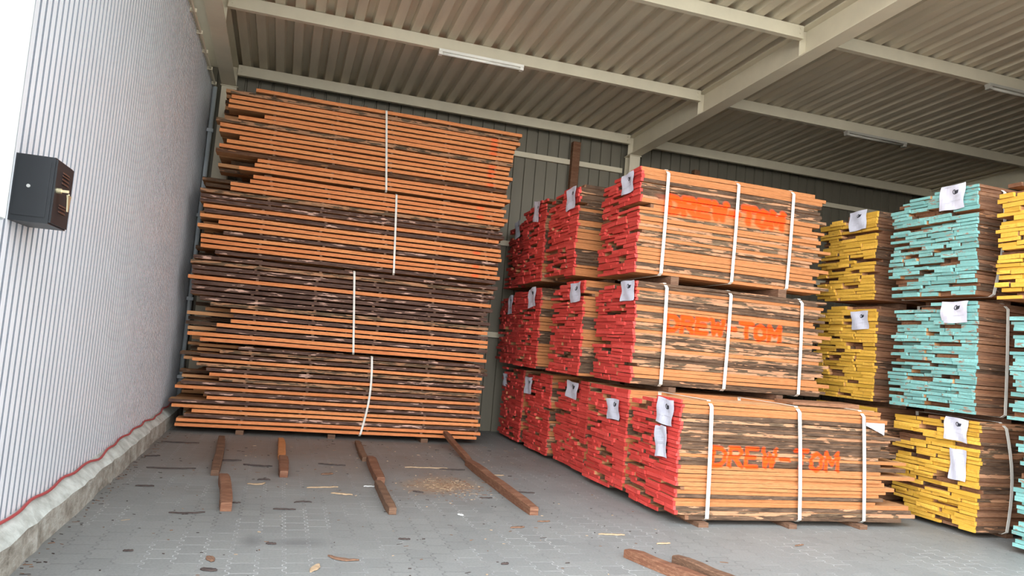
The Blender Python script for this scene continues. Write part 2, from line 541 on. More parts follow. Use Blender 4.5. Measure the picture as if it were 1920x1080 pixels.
# girts on the back wall
for b in range(3):
    for z, nm in ((4.80, 'upper'), (3.2, 'middle'), (1.6, 'lower')):
        m = MB(); xa, xb = RX[b] + 0.115, RX[b + 1] - 0.115
        m.box((xa, 12.255, z), (xb, 12.262, z + 0.09)); m.box((xa, 12.262, z), (xb, YB - 0.002, z + 0.006)); m.box((xa, 12.262, z + 0.084), (xb, YB - 0.002, z + 0.09))
        tag(m.build('wall_rail', M['steel']), '%s horizontal steel rail on the back wall, %s' % (nm, bays[b]), 'rail', 'steel rails on the back wall')

# upright timbers leaning by the back wall
m = MB(); m.hexa([(4.57, 12.15, 0), (4.71, 12.15, 0), (4.71, 12.25, 0), (4.57, 12.25, 0), (4.60, 12.14, 5.2), (4.74, 12.14, 5.2), (4.74, 12.245, 5.2), (4.60, 12.245, 5.2)])
tag(m.build('timber_post', M['brown']), 'upright brown timber against the back wall left of the middle column', 'timber', 'upright timbers at the back wall')
m = MB(); m.hexa([(7.05, 12.15, 0), (7.17, 12.15, 0), (7.17, 12.25, 0), (7.05, 12.25, 0), (7.06, 12.14, 5.06), (7.18, 12.14, 5.06), (7.18, 12.245, 5.06), (7.06, 12.245, 5.06)])
tag(m.build('timber_post', M['brown']), 'upright brown timber against the back wall right of the middle column', 'timber', 'upright timbers at the back wall')

# strip lights hung under the purlins
def strip_light(x0, x1, y, label, mt='lampbody'):
    z = roofz(y) - 0.004 - 0.16 - 0.012
    root = empty('strip_light', ((x0 + x1) / 2, y, z))
    h = (x1 - x0) / 2
    m = MB(); m.box((-h, -0.045, -0.035), (h, 0.045, 0.0)); m.build('housing', M[mt], root)
    m = MB(); m.tube([(-h + 0.05, 0, -0.05), (h - 0.05, 0, -0.05)], 0.018, 10); m.build('tube', M[mt], root, True)
    for s in (-1, 1):
        m = MB(); xa, xb = sorted((s * h, s * (h - 0.05))); m.box((xa, -0.035, -0.075), (xb, 0.035, -0.035)); m.build('end_cap', M[mt], root)
        m = MB(); m.box((s * h * .7 - 0.01, -0.01, 0.0), (s * h * .7 + 0.01, 0.01, 0.0108)); m.build('bracket', M['steel'], root)
    tag(root, label, 'light', 'strip lights on the roof beams')
strip_light(1.62, 2.82, 9.66, 'unlit white strip light under the purlin above the tall orange stack')
strip_light(8.3, 9.5, 9.66, 'shade-greyed strip light under the purlin behind the middle rafter', 'shadelamp')
strip_light(8.55, 9.75, 7.36, 'shade-greyed strip light under the nearer purlin at the right picture edge', 'shadelamp')

# left end: post, key box, downpipe, cable
m = MB(); m.box((-1.398, 3.62, 1.87), (-1.235, 3.83, 5.02)); 
pst = m.build('door_post', M['post'])
m = MB(); m.box((-1.2345, 3.69, 1.93), (-1.228, 3.71, 1.95)); m.build('bolt', M['bluegrey'], pst)
m = MB(); m.box((-1.398, 3.63, 1.862), (-1.24, 3.82, 1.870)); m.build('end_plate', M['bluegrey'], pst)
tag(pst, 'white painted door post hanging on the near end of the ribbed wall', 'post')

kb = empty('key_box', (-1.40, 4.37, 1.92))
m = MB(); m.box((0.0, 0.0, 0.0), (0.182, 0.32, 0.35)); m.build('case', M['blackmetal'], kb)
m = MB(); m.box((0.012, -0.004, 0.03), (0.165, 0.0, 0.32)); m.build('side_panel', M['blackmetal'], kb)
dr = MB(); dr.box((0.1825, 0.008, 0.008), (0.192, 0.312, 0.342)); 
dr = dr.build('door', M['blackmetal'], kb)
for k, zz in enumerate((0.08, 0.10, 0.115, 0.235, 0.255, 0.275, 0.29)):
    m = MB(); m.hexa([(0.1925, 0.11, zz), (0.1925, 0.23, zz), (0.199, 0.23, zz - 0.004), (0.199, 0.11, zz - 0.004), (0.1925, 0.11, zz + 0.008), (0.1925, 0.23, zz + 0.008), (0.1935, 0.23, zz + 0.008), (0.1935, 0.11, zz + 0.008)])
    m.build('louver', M['slot'], dr)
m = MB(); m.tube([(0.192, 0.045, 0.185), (0.215, 0.045, 0.185)], 0.014, 12); m.build('lock', M['brass'], dr)
m = MB(); m.box((0.215, 0.041, 0.178), (0.25, 0.049, 0.192)); m.tube([(0.25, 0.045, 0.172), (0.25, 0.045, 0.150)], 0.004, 6)
m.hexa([(0.246, 0.03, 0.15), (0.254, 0.03, 0.15), (0.254, 0.08, 0.15), (0.246, 0.08, 0.15), (0.246, 0.02, 0.165), (0.254, 0.02, 0.165), (0.254, 0.09, 0.165), (0.246, 0.09, 0.165)])
m.hexa([(0.247, 0.05, 0.08), (0.253, 0.05, 0.08), (0.253, 0.065, 0.08), (0.247, 0.065, 0.08), (0.247, 0.03, 0.15), (0.253, 0.03, 0.15), (0.253, 0.08, 0.15), (0.247, 0.08, 0.15)])
m.build('key', M['brass'], dr)
m = MB(); m.tube([(0.075, -0.004, 0.185), (0.075, -0.010, 0.185)], 0.009, 12); m.build('rivet', M['chipwhite'], kb)
tag(kb, 'black metal key box with louvered door and key, mounted on white ribbed wall', 'box')

m = MB(); m.tube([(-1.345, 11.88, 0.3), (-1.345, 11.88, 5.0)], 0.032, 12)
dp = m.build('downpipe', M['bluegrey'], None, True)
for z in (0.6, 1.75, 3.0, 4.3):
    m = MB(); m.box((-1.39, 11.84, z), (-1.30, 11.92, z + 0.05)); m.build('clamp', M['bluegrey'], dp)
tag(dp, 'blue grey downpipe in the back corner beside the tall stack', 'pipe')

pts = []
random.seed(11)
for i in range(90):
    y = 3.55 + i * 0.096
    w = 0.008 * math.sin(i * 0.9) + 0.022 * max(0, math.sin(i * 0.21)) ** 2
    pts.append((XL + 0.020 + w, y, 0.272 - w * 0.7 + 0.002 * math.sin(i * 1.7)))
m = MB(); m.tube(pts, 0.010, 7)
tag(m.build('power_cable', M['cable'], None, True), 'thin red cable lying on the curb along the foot of ribbed wall', 'cable')

# ------------------------------------------------------------------ lumber
GL = {
 'D': [[(0, 0), (0, 1), (.45, .95), (.68, .7), (.68, .3), (.45, .05), (0, 0)]],
 'R': [[(0, 0), (0, 1), (.5, 1), (.65, .8), (.5, .52), (0, .5)], [(.25, .5), (.68, 0)]],
 'E': [[(.62, 0), (0, 0), (0, 1), (.62, 1)], [(0, .52), (.5, .52)]],
 'W': [[(0, 1), (.16, 0), (.36, .7), (.56, 0), (.74, 1)]],
 '-': [[(.1, .5), (.6, .48)]],
 'T': [[(0, 1), (.74, 1)], [(.37, 1), (.37, 0)]],
 'O': [[(.34, 1), (.05, .78), (.05, .22), (.34, 0), (.65, .22), (.65, .78), (.34, 1)]],
 'M': [[(0, 0), (0, 1), (.36, .35), (.72, 1), (.72, 0)]],
}
def strokes(text, x0, x1, z0, z1):
    out = []
    n = len(text); cw = (x1 - x0) / n
    rr = random.Random(5)
    for i, ch in enumerate(text):
        dz = rr.uniform(-.06, .06) * (z1 - z0)
        for pl in GL[ch]:
            P = [(x0 + i * cw + p[0] * cw * 1.05, z0 + dz + p[1] * (z1 - z0)) for p in pl]
            out += list(zip(P[:-1], P[1:]))
    return out
def spray_val(x, z, segs, w, soft):
    best = 9
    for (a, b) in segs:
        dx, dz = b[0] - a[0], b[1] - a[1]
        l = dx * dx + dz * dz
        t = max(0, min(1, ((x - a[0]) * dx + (z - a[1]) * dz) / l)) if l else 0
        d = math.hypot(x - a[0] - t * dx, z - a[1] - t * dz)
        best = min(best, d)
    return max(0, min(1, 1 - (best - w) / soft))

def board(rnd, x0, x1, yf, yb, z0, z1, ms, parent, front=False, pw=0.03, skew=0.0, tilt=0.0, sag=0.0,
          wave=0.0, spray=None, cut0=0.0, name='board', xs=None):
    """ms = [edge material, face material, left end material, right end material]
    a sawn plank: live front edge (bevelled, wavy), end faces slightly out of square"""
    L = x1 - x0
    if xs is None:
        if spray:
            xs = [x0, x0 + pw] + [x0 + pw + (spray['x0'] - x0 - pw) * k / 2 for k in (1,)]
            k = spray['x0']
            while k < spray['x1']:
                xs.append(k); k += 0.0105
            xs += [spray['x1'], x1]
        elif front:
            n = max(4, int(L / 0.3))
            xs = [x0, x0 + pw] + [x0 + pw + (L - pw) * (k + 1) / n for k in range(n)]
        else:
            xs = [x0, x0 + pw, x1]
    nz = 4 if spray else 1
    bt, bb = (rnd.uniform(0, .012), rnd.uniform(0, .012)) if front else (0, 0)
    ph = rnd.uniform(0, 6); k1 = rnd.uniform(1.5, 4)
    v = []; at = []
    per = nz + 1 + 2
    ymid = (yf + yb) / 2
    for i, x in enumerate(xs):
        t = (x - x0) / L
        w = wave * math.sin(ph + x * k1) + wave * .5 * math.sin(ph * 2 + x * k1 * 2.7)
        s = sag * math.sin(math.pi * t) + (0.0 if not front else 0.002 * math.sin(ph + x * 3.1))
        ex = skew if i < 2 else 0
        for k in range(nz + 1):
            q = k / nz
            yy = yf + w + (bt * q + bb * (1 - q))
            zz = z0 + (z1 - z0) * q - s + tilt * (yy - ymid)
            v.append((x + (cut0 if i < 1 else 0) * q, yy, zz))
            at.append(spray_val(x, zz, spray['segs'], spray['w'], spray['soft']) if spray and i > 1 and x <= spray['x1'] else 0.0)
        v.append((x + ex, yb, z1 - s + tilt * (yb - ymid))); at.append(0.0)
        v.append((x + ex, yb, z0 - s + tilt * (yb - ymid))); at.append(0.0)
    f = []; fm = []
    for i in range(len(xs) - 1):
        a = i * per; b = a + per
        for k in range(per):
            k2 = (k + 1) % per
            f.append((a + k, b + k, b + k2, a + k2)[::-1])
            if i == 0 and ms[2] is not None: fm.append(2)
            elif k < nz: fm.append(0)
            else: fm.append(1)
    f.append(tuple(range(per))[::1]); fm.append(2)
    f.append(tuple(range((len(xs) - 1) * per, len(xs) * per))[::-1]); fm.append(3)
    mats = [ms[0], ms[1], ms[2] or ms[1], ms[3]]
    if parent == 'raw':
        return v, f, fm
    return link(name, v, f, mats, fm, parent, attr=at if spray else None)

def strap(x_top, x_bot, y0, y1, z0, z1, parent, w=0.038, bulge=0.012, tcorner=0.04, xmid=None):
    """flat ribbon looped round a bundle"""
    t = 0.004
    path = [(y1 + .02, z0 - .006), (y0 + .03, z0 - .006), (y0 - bulge, z0 + .02)]
    for k in range(1, 8):
        path.append((y0 - bulge - .006 * math.sin(math.pi * k / 8), z0 + .02 + (z1 - tcorner - z0 - .02) * k / 8))
    path += [(y0 - bulge, z1 - tcorner), (y0 + tcorner, z1 + .006), (y1 + .02, z1 + .006), (y1 + .022, (z0 + z1) / 2)]
    cy, cz = (y0 + y1) / 2, (z0 + z1) / 2
    v = []; f = []
    for (y, z) in path:
        q = (z - z0) / (z1 - z0)
        xc = x_bot + (x_top - x_bot) * q
        if xmid is not None: xc += (xmid - (x_bot + x_top) / 2) * math.sin(math.pi * max(0, min(1, q)))
        d = Vector((y - cy, z - cz)).normalized() * t
        v += [(xc - w / 2, y, z), (xc + w / 2, y, z), (xc + w / 2, y + d.x, z + d.y), (xc - w / 2, y + d.x, z + d.y)]
    n = len(path)
    for i in range(n):
        a = 4 * i; b = 4 * ((i + 1) % n)
        for k in range(4):
            k2 = (k + 1) % 4
            f.append((a + k, a + k2, b + k2, b + k))
    return link('strap', v, f, M['strap'], None, parent)

def paper_tag(x, yc, zc, w, h, rot, seed, parent, plainpaper=False):
    """crumpled sheet stapled on the end face (faces -x); local u = -y (reads left to right), v = z"""
    rr = random.Random(seed)
    nu, nv = 8, 10
    ph = [rr.uniform(0, 6) for _ in range(4)]
    def P(u, vv, off=0.0):
        uu = (u - .5) * w; hh = (vv - .5) * h
        uu += 0.03 * w * math.sin(ph[0] + vv * 4); hh += 0.02 * h * math.sin(ph[1] + u * 5)
        d = 0.006 * math.sin(ph[2] + u * 7 + vv * 3) + 0.006 * math.sin(ph[3] + vv * 8 - u * 3)
        cu = uu * math.cos(rot) - hh * math.sin(rot); ch = uu * math.sin(rot) + hh * math.cos(rot)
        return (x - 0.014 - d - off, yc - cu, zc + ch)
    v = []; f = []
    for off in (0.0, -0.0015):
        for j in range(nv + 1):
            for i in range(nu + 1):
                v.append(P(i / nu, j / nv, off))
    K = (nu + 1) * (nv + 1)
    for j in range(nv):
        for i in range(nu):
            a = j * (nu + 1) + i
            f.append((a, a + 1, a + nu + 2, a + nu + 1))
            f.append((K + a, K + a + nu + 1, K + a + nu + 2, K + a + 1))
    for i in range(nu):
        f.append((i, K + i, K + i + 1, i + 1)); a = nv * (nu + 1) + i; f.append((a, a + 1, K + a + 1, K + a))
    for j in range(nv):
        a = j * (nu + 1); b = a + nu + 1; f.append((a, b, K + b, K + a)); a += nu; b += nu; f.append((a, K + a, K + b, b))
    sh = link('paper_tag', v, f, M['paper'], None, parent, smooth=False)
    # print: round mark with dark cap, text lines
    def patch(poly, name, mat, off=0.0018):
        vv = [P(a, b, off) for a, b in poly] + [P(a, b, off - .0008) for a, b in poly]
        n = len(poly)
        ff = [tuple(range(n)), tuple(reversed(range(n, 2 * n)))] + [(i, (i + 1) % n, n + (i + 1) % n, n + i)[::-1] for i in range(n)]
        return vv, ff
    def merged(polys, name, mat):
        V = []; Fc = []
        for p in polys:
            a, b = patch(p, name, mat)
            n = len(V); V += a; Fc += [tuple(i + n for i in q) for q in b]
        return link(name, V, Fc, mat, None, sh)
    asp = w / h
    if not plainpaper:
        ring = []
        cx, cy, ro, ri = .58, .72, .085, .055
        for k in range(10):
            a0, a1 = [math.radians(60 + 25 * q) for q in (k, k + 1)]
            ring.append([(cx + ro * math.cos(a0), cy + ro * asp * math.sin(a0)), (cx + ro * math.cos(a1), cy + ro * asp * math.sin(a1)),
                         (cx + ri * math.cos(a1), cy + ri * asp * math.sin(a1)), (cx + ri * math.cos(a0), cy + ri * asp * math.sin(a0))])
        ring.append([(cx, cy - .06 * asp), (cx + .05, cy - .08 * asp), (cx + .14, cy - .05 * asp), (cx + .17, cy + .05 * asp), (cx + .06, cy + .045 * asp), (cx + .0, cy + .05 * asp)])
        merged(ring, 'printed_logo', M['ink'])
    lines = []
    rows_ = [.90, .86] + [.78 - .05 * k for k in range(9)] if plainpaper else [.93, .56, .51, .34, .29]
    for q, vv in enumerate(rows_):
        if plainpaper: ua, ub = .15, rr.uniform(.5, .85)
        else: ua, ub = ((.15, .45), (.60, .82), (.60, .80), (.45, .88), (.15, .4))[q]
        lines.append([(ua, vv), (ub, vv), (ub, vv + .012), (ua, vv + .012)])
    merged(lines, 'printed_lines', M['greyink'])
    return sh

EDGE = {'F': 'fresh', 'B': 'bark', 'M': 'mixed', 'R': 'red_fresh', 'V': 'mauve', 'W': 'brownbark', 'O': 'brown'}
GROUP = {'red': 'red-ended plank bundles', 'turq': 'turquoise-ended plank bundles', 'yellow': 'yellow-ended plank bundles'}

def bundle(X, y0, y1, z0, z1, x1, color, pattern, label, seed, straps=(), spray=None, tags=(), simple=False, endmat='brown', rag=0.12, gaps=0.12, short=None):
    if color == 'red': gaps = .17
    rnd = random.Random(seed)
    root = empty('lumber_bundle', (X, y0, z0))
    n = len(pattern)
    th = [rnd.uniform(.030, .046) if ch in 'FO' else rnd.uniform(.030, .042) for ch in pattern]
    k = (z1 - z0) / sum(th)
    th = [t * k for t in th]
    z = z1
    D = y1 - y0
    specs = []
    for li, ch in enumerate(pattern):
        zt = z; zb = z - th[li]; z = zb
        # widths across the bundle
        ws = []
        rem = D
        while rem > 0.14:
            w = min(rem, rnd.uniform(.17, .34))
            if rem - w < .12: w = rem
            ws.append(w); rem -= w
        y = y0
        top = li < 2
        for bi, w in enumerate(ws):
            last = bi == len(ws) - 1
            if top and bi >= len(ws) - 1 - (1 - li) and rnd.random() < .8:
                y += w; continue
            yf = y + (rnd.uniform(-.010, .012) if bi == 0 else rnd.uniform(.002, .018))
            yb = y + w - (rnd.uniform(-.03, .05) if last else rnd.uniform(-.004, .014))
            specs.append((bi, li, ch, yf, yb, zb, zt))
            y += w
    parts = 0
    rest_v = []; rest_f = []; rest_m = []
    order = sorted(specs, key=lambda s: (s[0] != 0, s[0] == max(1, 9), rnd.random()))
    for (bi, li, ch, yf, yb, zb, zt) in order:
        front = bi == 0
        dz = rnd.uniform(-.004, .004) if not front and 0 < li < n - 1 else 0
        zA, zB = zb + .0012 + dz, zt - (.0012 if rnd.random() < .6 else rnd.uniform(.002, .006)) + dz
        if li == 0: zB = min(zB, z1 - .001); 
        if li == n - 1: zA = max(zA, z0 + .001)
        xs_ = X + (rnd.uniform(-.012, .010) if front else rnd.uniform(-.024, .014))
        rec = rnd.random() < (gaps if not front else .04)
        if rec: xs_ += rnd.uniform(.05, .14)
        xe = x1 + rnd.uniform(-rag, rag * .35) if rnd.random() < .75 else x1 + rnd.uniform(0, rag * 1.3)
        if short and li in short: xe = x1 + short[li]
        em = M[EDGE[ch]] if front else M['bark' if ch in 'BMV' else 'sawn']
        pm = M['brown'] if rec else M[color]
        ms = [em, M['sawn'], pm, M[endmat]]
        sx = None
        if front and spray and zB > spray['z0'] - .04 and zA < spray['z1'] + .04:
            sx = dict(spray); sx['x0'] -= X; sx['x1'] -= X
            sx['segs'] = [((a[0] - X, a[1] - z0), (b[0] - X, b[1] - z0)) for a, b in spray['segs']]
        args = dict(front=front and not simple, pw=rnd.uniform(.008, .04), skew=rnd.uniform(-.012, .012),
                    tilt=0 if front or li in (0, n - 1) else rnd.uniform(-.02, .02), wave=.0035 if ch in 'FRO' else .006,
                    cut0=rnd.uniform(-.012, .012))
        if parts < 99:
            board(rnd, xs_ - X, xe - X, yf - y0, yb - y0, zA - z0, zB - z0, ms, root, spray=sx, **args)
            parts += 1
        else:
            v, f, fm = board(rnd, xs_ - X, xe - X, yf - y0, yb - y0, zA - z0, zB - z0, ms, 'raw', **args)
            nn = len(rest_v); rest_v += v; rest_f += [tuple(i + nn for i in q) for q in f]
            rest_m += fm
    if rest_v:
        o = link('board', rest_v, rest_f, [M['bark'], M['sawn'], M[color], M['brown']], rest_m, root)
        o['kind'] = 'stuff'
    for s in straps:
        xm = s[2] - X if len(s) > 2 else None
        strap(s[0] - X, s[1] - X, -.008, D, 0.0, z1 - z0, root, xmid=xm, tcorner=.05)
    for (ty, tz, w, h, rot, pl) in tags:
        paper_tag(-0.018, ty - y0, tz - z0, w, h, rot, seed + int(tz * 10), root, pl)
    tag(root, label, 'lumber bundle', GROUP[color])
    return root

def bearers(X, y0, y1, z0, z1, what, offs=((.43, 'left'), (1.80, 'right')), cat_group='bearers between and under the bundles', out=.03):
    for dx, nm in offs:
        rr = random.Random(int(X * 100 + y0 * 37 + z0 * 11 + dx * 5))
        m = MB(); w = rr.uniform(.085, .12); e = rr.uniform(-.01, .03)
        m.box((X + dx, y0 - out - e, z0), (X + dx + w, y1, z1 - .006))
        tag(m.build('bearer', M['bearer']), 'wooden bearer under the %s end of the %s' % (nm, what), 'bearer', cat_group)

T1, T2, T3 = (0.052, 1.135), (1.20, 2.30), (2.40, 3.575)
# ---- red-ended bundles: tiers 1..3, columns from the front to the back
sprA = dict(x0=3.88, x1=5.42, z0=.53, z1=.72, segs=strokes('DREW-TOM', 3.93, 5.38, .54, .71), w=.013, soft=.012)
sprB = dict(x0=3.88, x1=5.50, z0=1.78, z1=1.97, segs=strokes('DREW-TOM', 3.94, 5.42, 1.80, 1.95), w=.020, soft=.016)
sprC = dict(x0=3.88, x1=5.55, z0=3.09, z1=3.29, segs=strokes('DREW-TOM', 3.93, 5.46, 3.11, 3.27), w=.026, soft=.030)
def rebase(s, z0, y):
    return s
def patt(base, seed, n):
    r = random.Random(seed); s = ''
    while len(s) < n:
        s += r.choice(base) * r.randint(1, 3)
    return s[:n]

SP_B = 'red-ended plank bundle'
bundle(3.55, 6.07, 7.02, *T1, 5.93, 'red', 'FFFBMBBMBBBBMFBBFFFFFFFBFFBMB', 'nearest red-ended plank bundle on the floor, two papers on end, orange sprayed letters', 101,
       straps=((3.86, 3.885), (4.83, 4.90), (5.59, 5.655)), spray=sprA, tags=((6.30, 1.00, .31, .24, -.03, False), (6.34, .715, .22, .29, .05, True)),
       short={25: .30, 26: .33, 27: .38, 28: .2, 11: .12, 13: .25, 15: .25, 17: .35})
bundle(3.55, 7.14, 8.14, *T2, 5.95, 'red', 'BBFMMBBFFBMFMMFMBMMFMBBMMFFFBB', 'red-ended bundle with sprayed orange letters, middle tier, nearest of its tier', 102,
       straps=((3.90, 3.905), (4.70, 4.68), (5.64, 5.655)), spray=sprB, tags=((7.30, 2.19, .31, .22, .03, False),))
bundle(3.57, 7.25, 8.25, *T3, 5.95, 'red', 'FFFBMBBBMFFFFMFFMFMMFMMFFFFBMF', 'red-ended bundle with sprayed orange letters, top tier, nearest of its tier', 103,
       straps=((3.885, 3.875), (4.785, 4.765), (5.53, 5.50)), spray=sprC, tags=((7.53, 3.42, .29, .23, .05, False),))
bundle(3.54, 7.12, 8.12, *T1, 5.9, 'red', patt('FFMB', 4, 28), 'second red-ended bundle from the front, bottom tier, on the floor', 104,
       tags=((7.42, .90, .30, .22, .04, False),))
bundle(3.59, 8.30, 9.34, *T1, 5.9, 'red', patt('FFMB', 5, 28), 'third red-ended bundle from the front, bottom tier, on the floor', 105,
       tags=((8.76, 1.00, .36, .21, -.04, False),))
bundle(3.55, 9.50, 10.54, *T1, 5.9, 'red', patt('FFMB', 6, 28), 'fourth red-ended bundle from the front, bottom tier, on the floor', 106,
       tags=((10.36, .93, .30, .24, .05, False),))
bundle(3.55, 10.70, 11.75, *T1, 5.9, 'red', patt('FMB', 7, 28), 'rearmost red-ended bundle of the bottom tier, beside the tall stack', 107,
       tags=((11.55, .93, .22, .2, -.05, False),))
bundle(3.43, 8.30, 9.35, T2[0], 2.36, 5.8, 'red', patt('FFMB', 8, 30), 'second red-ended bundle from the front, middle tier', 108,
       tags=((8.50, 2.21, .33, .24, .06, False),))
bundle(3.41, 9.80, 10.80, T2[0], 2.34, 5.8, 'red', patt('FFMB', 9, 30), 'third red-ended bundle from the front, middle tier', 109,
       tags=((10.1, 2.20, .30, .28, .12, False),))
bundle(3.49, 11.0, 12.0, T2[0], 2.34, 5.5, 'red', patt('FMB', 10, 28), 'rearmost red-ended bundle of the middle tier, beside the tall stack', 110,
       tags=((11.4, 2.14, .2, .3, .05, False),))
bundle(3.39, 8.60, 9.62, 2.43, 3.60, 5.75, 'red', patt('FFMBB', 11, 30), 'second red-ended bundle from the front, top tier', 111,
       tags=((8.80, 3.43, .30, .28, .05, False),))
bundle(3.40, 9.85, 10.85, 2.43, 3.62, 5.75, 'red', patt('FFMBB', 12, 30), 'third red-ended bundle from the front, top tier', 112,
       tags=((10.2, 3.47, .24, .3, -.2, False),))
bundle(3.53, 11.0, 12.0, 2.43, 3.50, 5.5, 'red', patt('FMB', 13, 28), 'rearmost red-ended bundle of the top tier beside the orange stack', 113,
       tags=((11.5, 3.38, .24, .28, .1, False),))

DB = (('nearest red-ended bundle', 3.55, 6.07, 7.02, 0, T1[0]), ('second red-ended bundle of the bottom tier', 3.54, 7.12, 8.12, 0, T1[0]),
      ('third red-ended bundle of the bottom tier', 3.59, 8.3, 9.34, 0, T1[0]), ('fourth red-ended bundle of the bottom tier', 3.55, 9.5, 10.54, 0, T1[0]),
      ('rearmost red-ended bundle of the bottom tier', 3.55, 10.7, 11.75, 0, T1[0]),
      ('nearest red-ended bundle of the middle tier', 3.55, 7.14, 8.14, T1[1], T2[0]), ('second red-ended bundle of the middle tier', 3.43, 8.3, 9.34, T1[1], T2[0]),
      ('third red-ended bundle of the middle tier', 3.41, 9.8, 10.6, T1[1], T2[0]), ('rearmost red-ended bundle of the middle tier', 3.49, 11.0, 11.7, T1[1], T2[0]),
      ('nearest red-ended bundle of the top tier', 3.55, 7.22, 8.12, T2[1], T3[0]), ('second red-ended bundle of the top tier', 3.4, 8.6, 9.35, 2.36, 2.43),
      ('third red-ended bundle of the top tier', 3.4, 9.85, 10.8, 2.34, 2.43), ('rearmost red-ended bundle of the top tier', 3.5, 11.0, 12.0, 2.34, 2.43))
for nm, X, a, b, z0, z1 in DB:
    if z0 == 0 and a < 6.5:
        bearers(X, a, b, z0, z1 - .004, nm, offs=((.22, 'left'), (1.18, 'middle'), (2.0, 'right')), out=.07)
    else:
        bearers(X, a, b, z0 + .001, z1 - .001, nm)

# board lying on the nearest bundle and the white scrap at its far corner
m = MB(); m.hexa([(4.93, 6.28, 1.145), (5.76, 6.30, 1.145), (5.80, 6.62, 1.145), (4.95, 6.60, 1.145), (4.93, 6.28, 1.170), (5.76, 6.30, 1.188), (5.80, 6.62, 1.188), (4.95, 6.60, 1.178)])
tag(m.build('loose_board', M['brown']), 'short loose board lying on top of the nearest red-ended bundle', 'board')
m = MB()
for i in range(5):
    a = 5.62 + i * .045
    m.hexa([(a, 6.040, 1.00 - i * .016), (a + .045, 6.040 - .006 * (i % 2), .985 - i * .018), (a + .045, 6.043 - .006 * (i % 2), .985 - i * .018), (a, 6.043, 1.0 - i * .016),
            (a, 6.040, 1.03), (a + .045, 6.040 - .006 * (i % 2), 1.03), (a + .045, 6.043 - .006 * (i % 2), 1.03), (a, 6.043, 1.03)])
tag(m.build('paper_scrap', M['paper']), 'torn white paper scrap on right end of the nearest red-ended bundle', 'paper')

# ---- right-hand stacks
bundle(6.66, 5.68, 6.72, *T1, 9.0, 'yellow', patt('OMBOB', 21, 28), 'yellow-ended bundle on the floor with two white papers, below the turquoise ones', 121,
       straps=((6.97, 7.03, 7.07),), tags=((5.92, 1.03, .27, .23, -.08, False), (5.89, .68, .19, .31, -.06, True)), gaps=.2)
bundle(6.58, 5.68, 6.74, 1.20, 2.33, 9.0, 'turq', patt('OOWB', 22, 30), 'turquoise-ended bundle in the middle tier, above the yellow floor bundle', 122,
       straps=((6.95, 6.96),), tags=((5.92, 2.22, .31, .22, .0, False),), gaps=.2)
bundle(6.58, 5.72, 6.82, 2.40, 3.53, 9.0, 'turq', 'OOOW' + patt('OWWB', 23, 26), 'turquoise-ended bundle in the top tier, topmost of its stack', 123,
       straps=((6.90, 6.80, 6.90),), tags=((6.0, 3.43, .30, .26, .03, False),), gaps=.2)
bundle(6.66, 7.02, 8.05, *T1, 9.0, 'yellow', patt('OMBOB', 24, 28), 'yellow-ended bundle of the bottom tier, behind the near red bundle end', 124, gaps=.2)
bundle(6.64, 7.06, 8.05, 1.20, 2.33, 9.0, 'yellow', patt('OWB', 25, 30), 'yellow-ended bundle of the middle tier, between red and turquoise stacks', 125,
       tags=((7.29, 2.15, .27, .22, .02, False),), gaps=.22)
bundle(6.64, 7.12, 8.10, 2.40, 3.47, 9.0, 'yellow', patt('OWB', 26, 28), 'yellow-ended bundle of the top tier, between red and turquoise stacks', 126,
       tags=((7.40, 3.38, .28, .24, .02, False),), gaps=.22)
bundle(6.62, 4.22, 5.24, *T1, 8.9, 'turq', patt('OMB', 27, 28), 'turquoise-ended bundle on the floor, cut by the right picture edge', 127, gaps=.2)
bundle(6.60, 4.28, 5.32, 1.20, 2.25, 8.9, 'turq', patt('OMB', 28, 28), 'turquoise-ended bundle of the middle tier, cut by right picture edge', 128, gaps=.2)
bundle(6.60, 4.45, 5.50, 2.34, 3.50, 8.9, 'yellow', patt('OMB', 29, 28), 'yellow-ended bundle of the top tier, cut by right picture edge', 129, gaps=.2)
DR = (('yellow floor bundle with papers', 6.66, 5.72, 6.7, 0, T1[0]), ('middle turquoise bundle', 6.6, 5.74, 6.7, T1[1], 1.20), ('top turquoise bundle', 6.6, 5.78, 6.74, 2.33, 2.40),
      ('yellow bottom bundle behind the red one', 6.66, 7.06, 8.0, 0, T1[0]), ('yellow middle-tier bundle beside the red ones', 6.64, 7.1, 8.0, T1[1], 1.20), ('yellow top-tier bundle beside the red ones', 6.64, 7.16, 8.0, 2.33, 2.40),
      ('turquoise floor bundle at picture edge', 6.62, 4.28, 5.2, 0, T1[0]), ('turquoise middle-tier bundle at picture edge', 6.62, 4.34, 5.2, T1[1], 1.20), ('yellow top-tier bundle at picture edge', 6.62, 4.5, 5.3, 2.25, 2.34))
for nm, X, a, b, z0, z1 in DR:
    bearers(X, a, b, z0 + .001 * (z0 > 0), z1 - .001, nm, out=0.0)

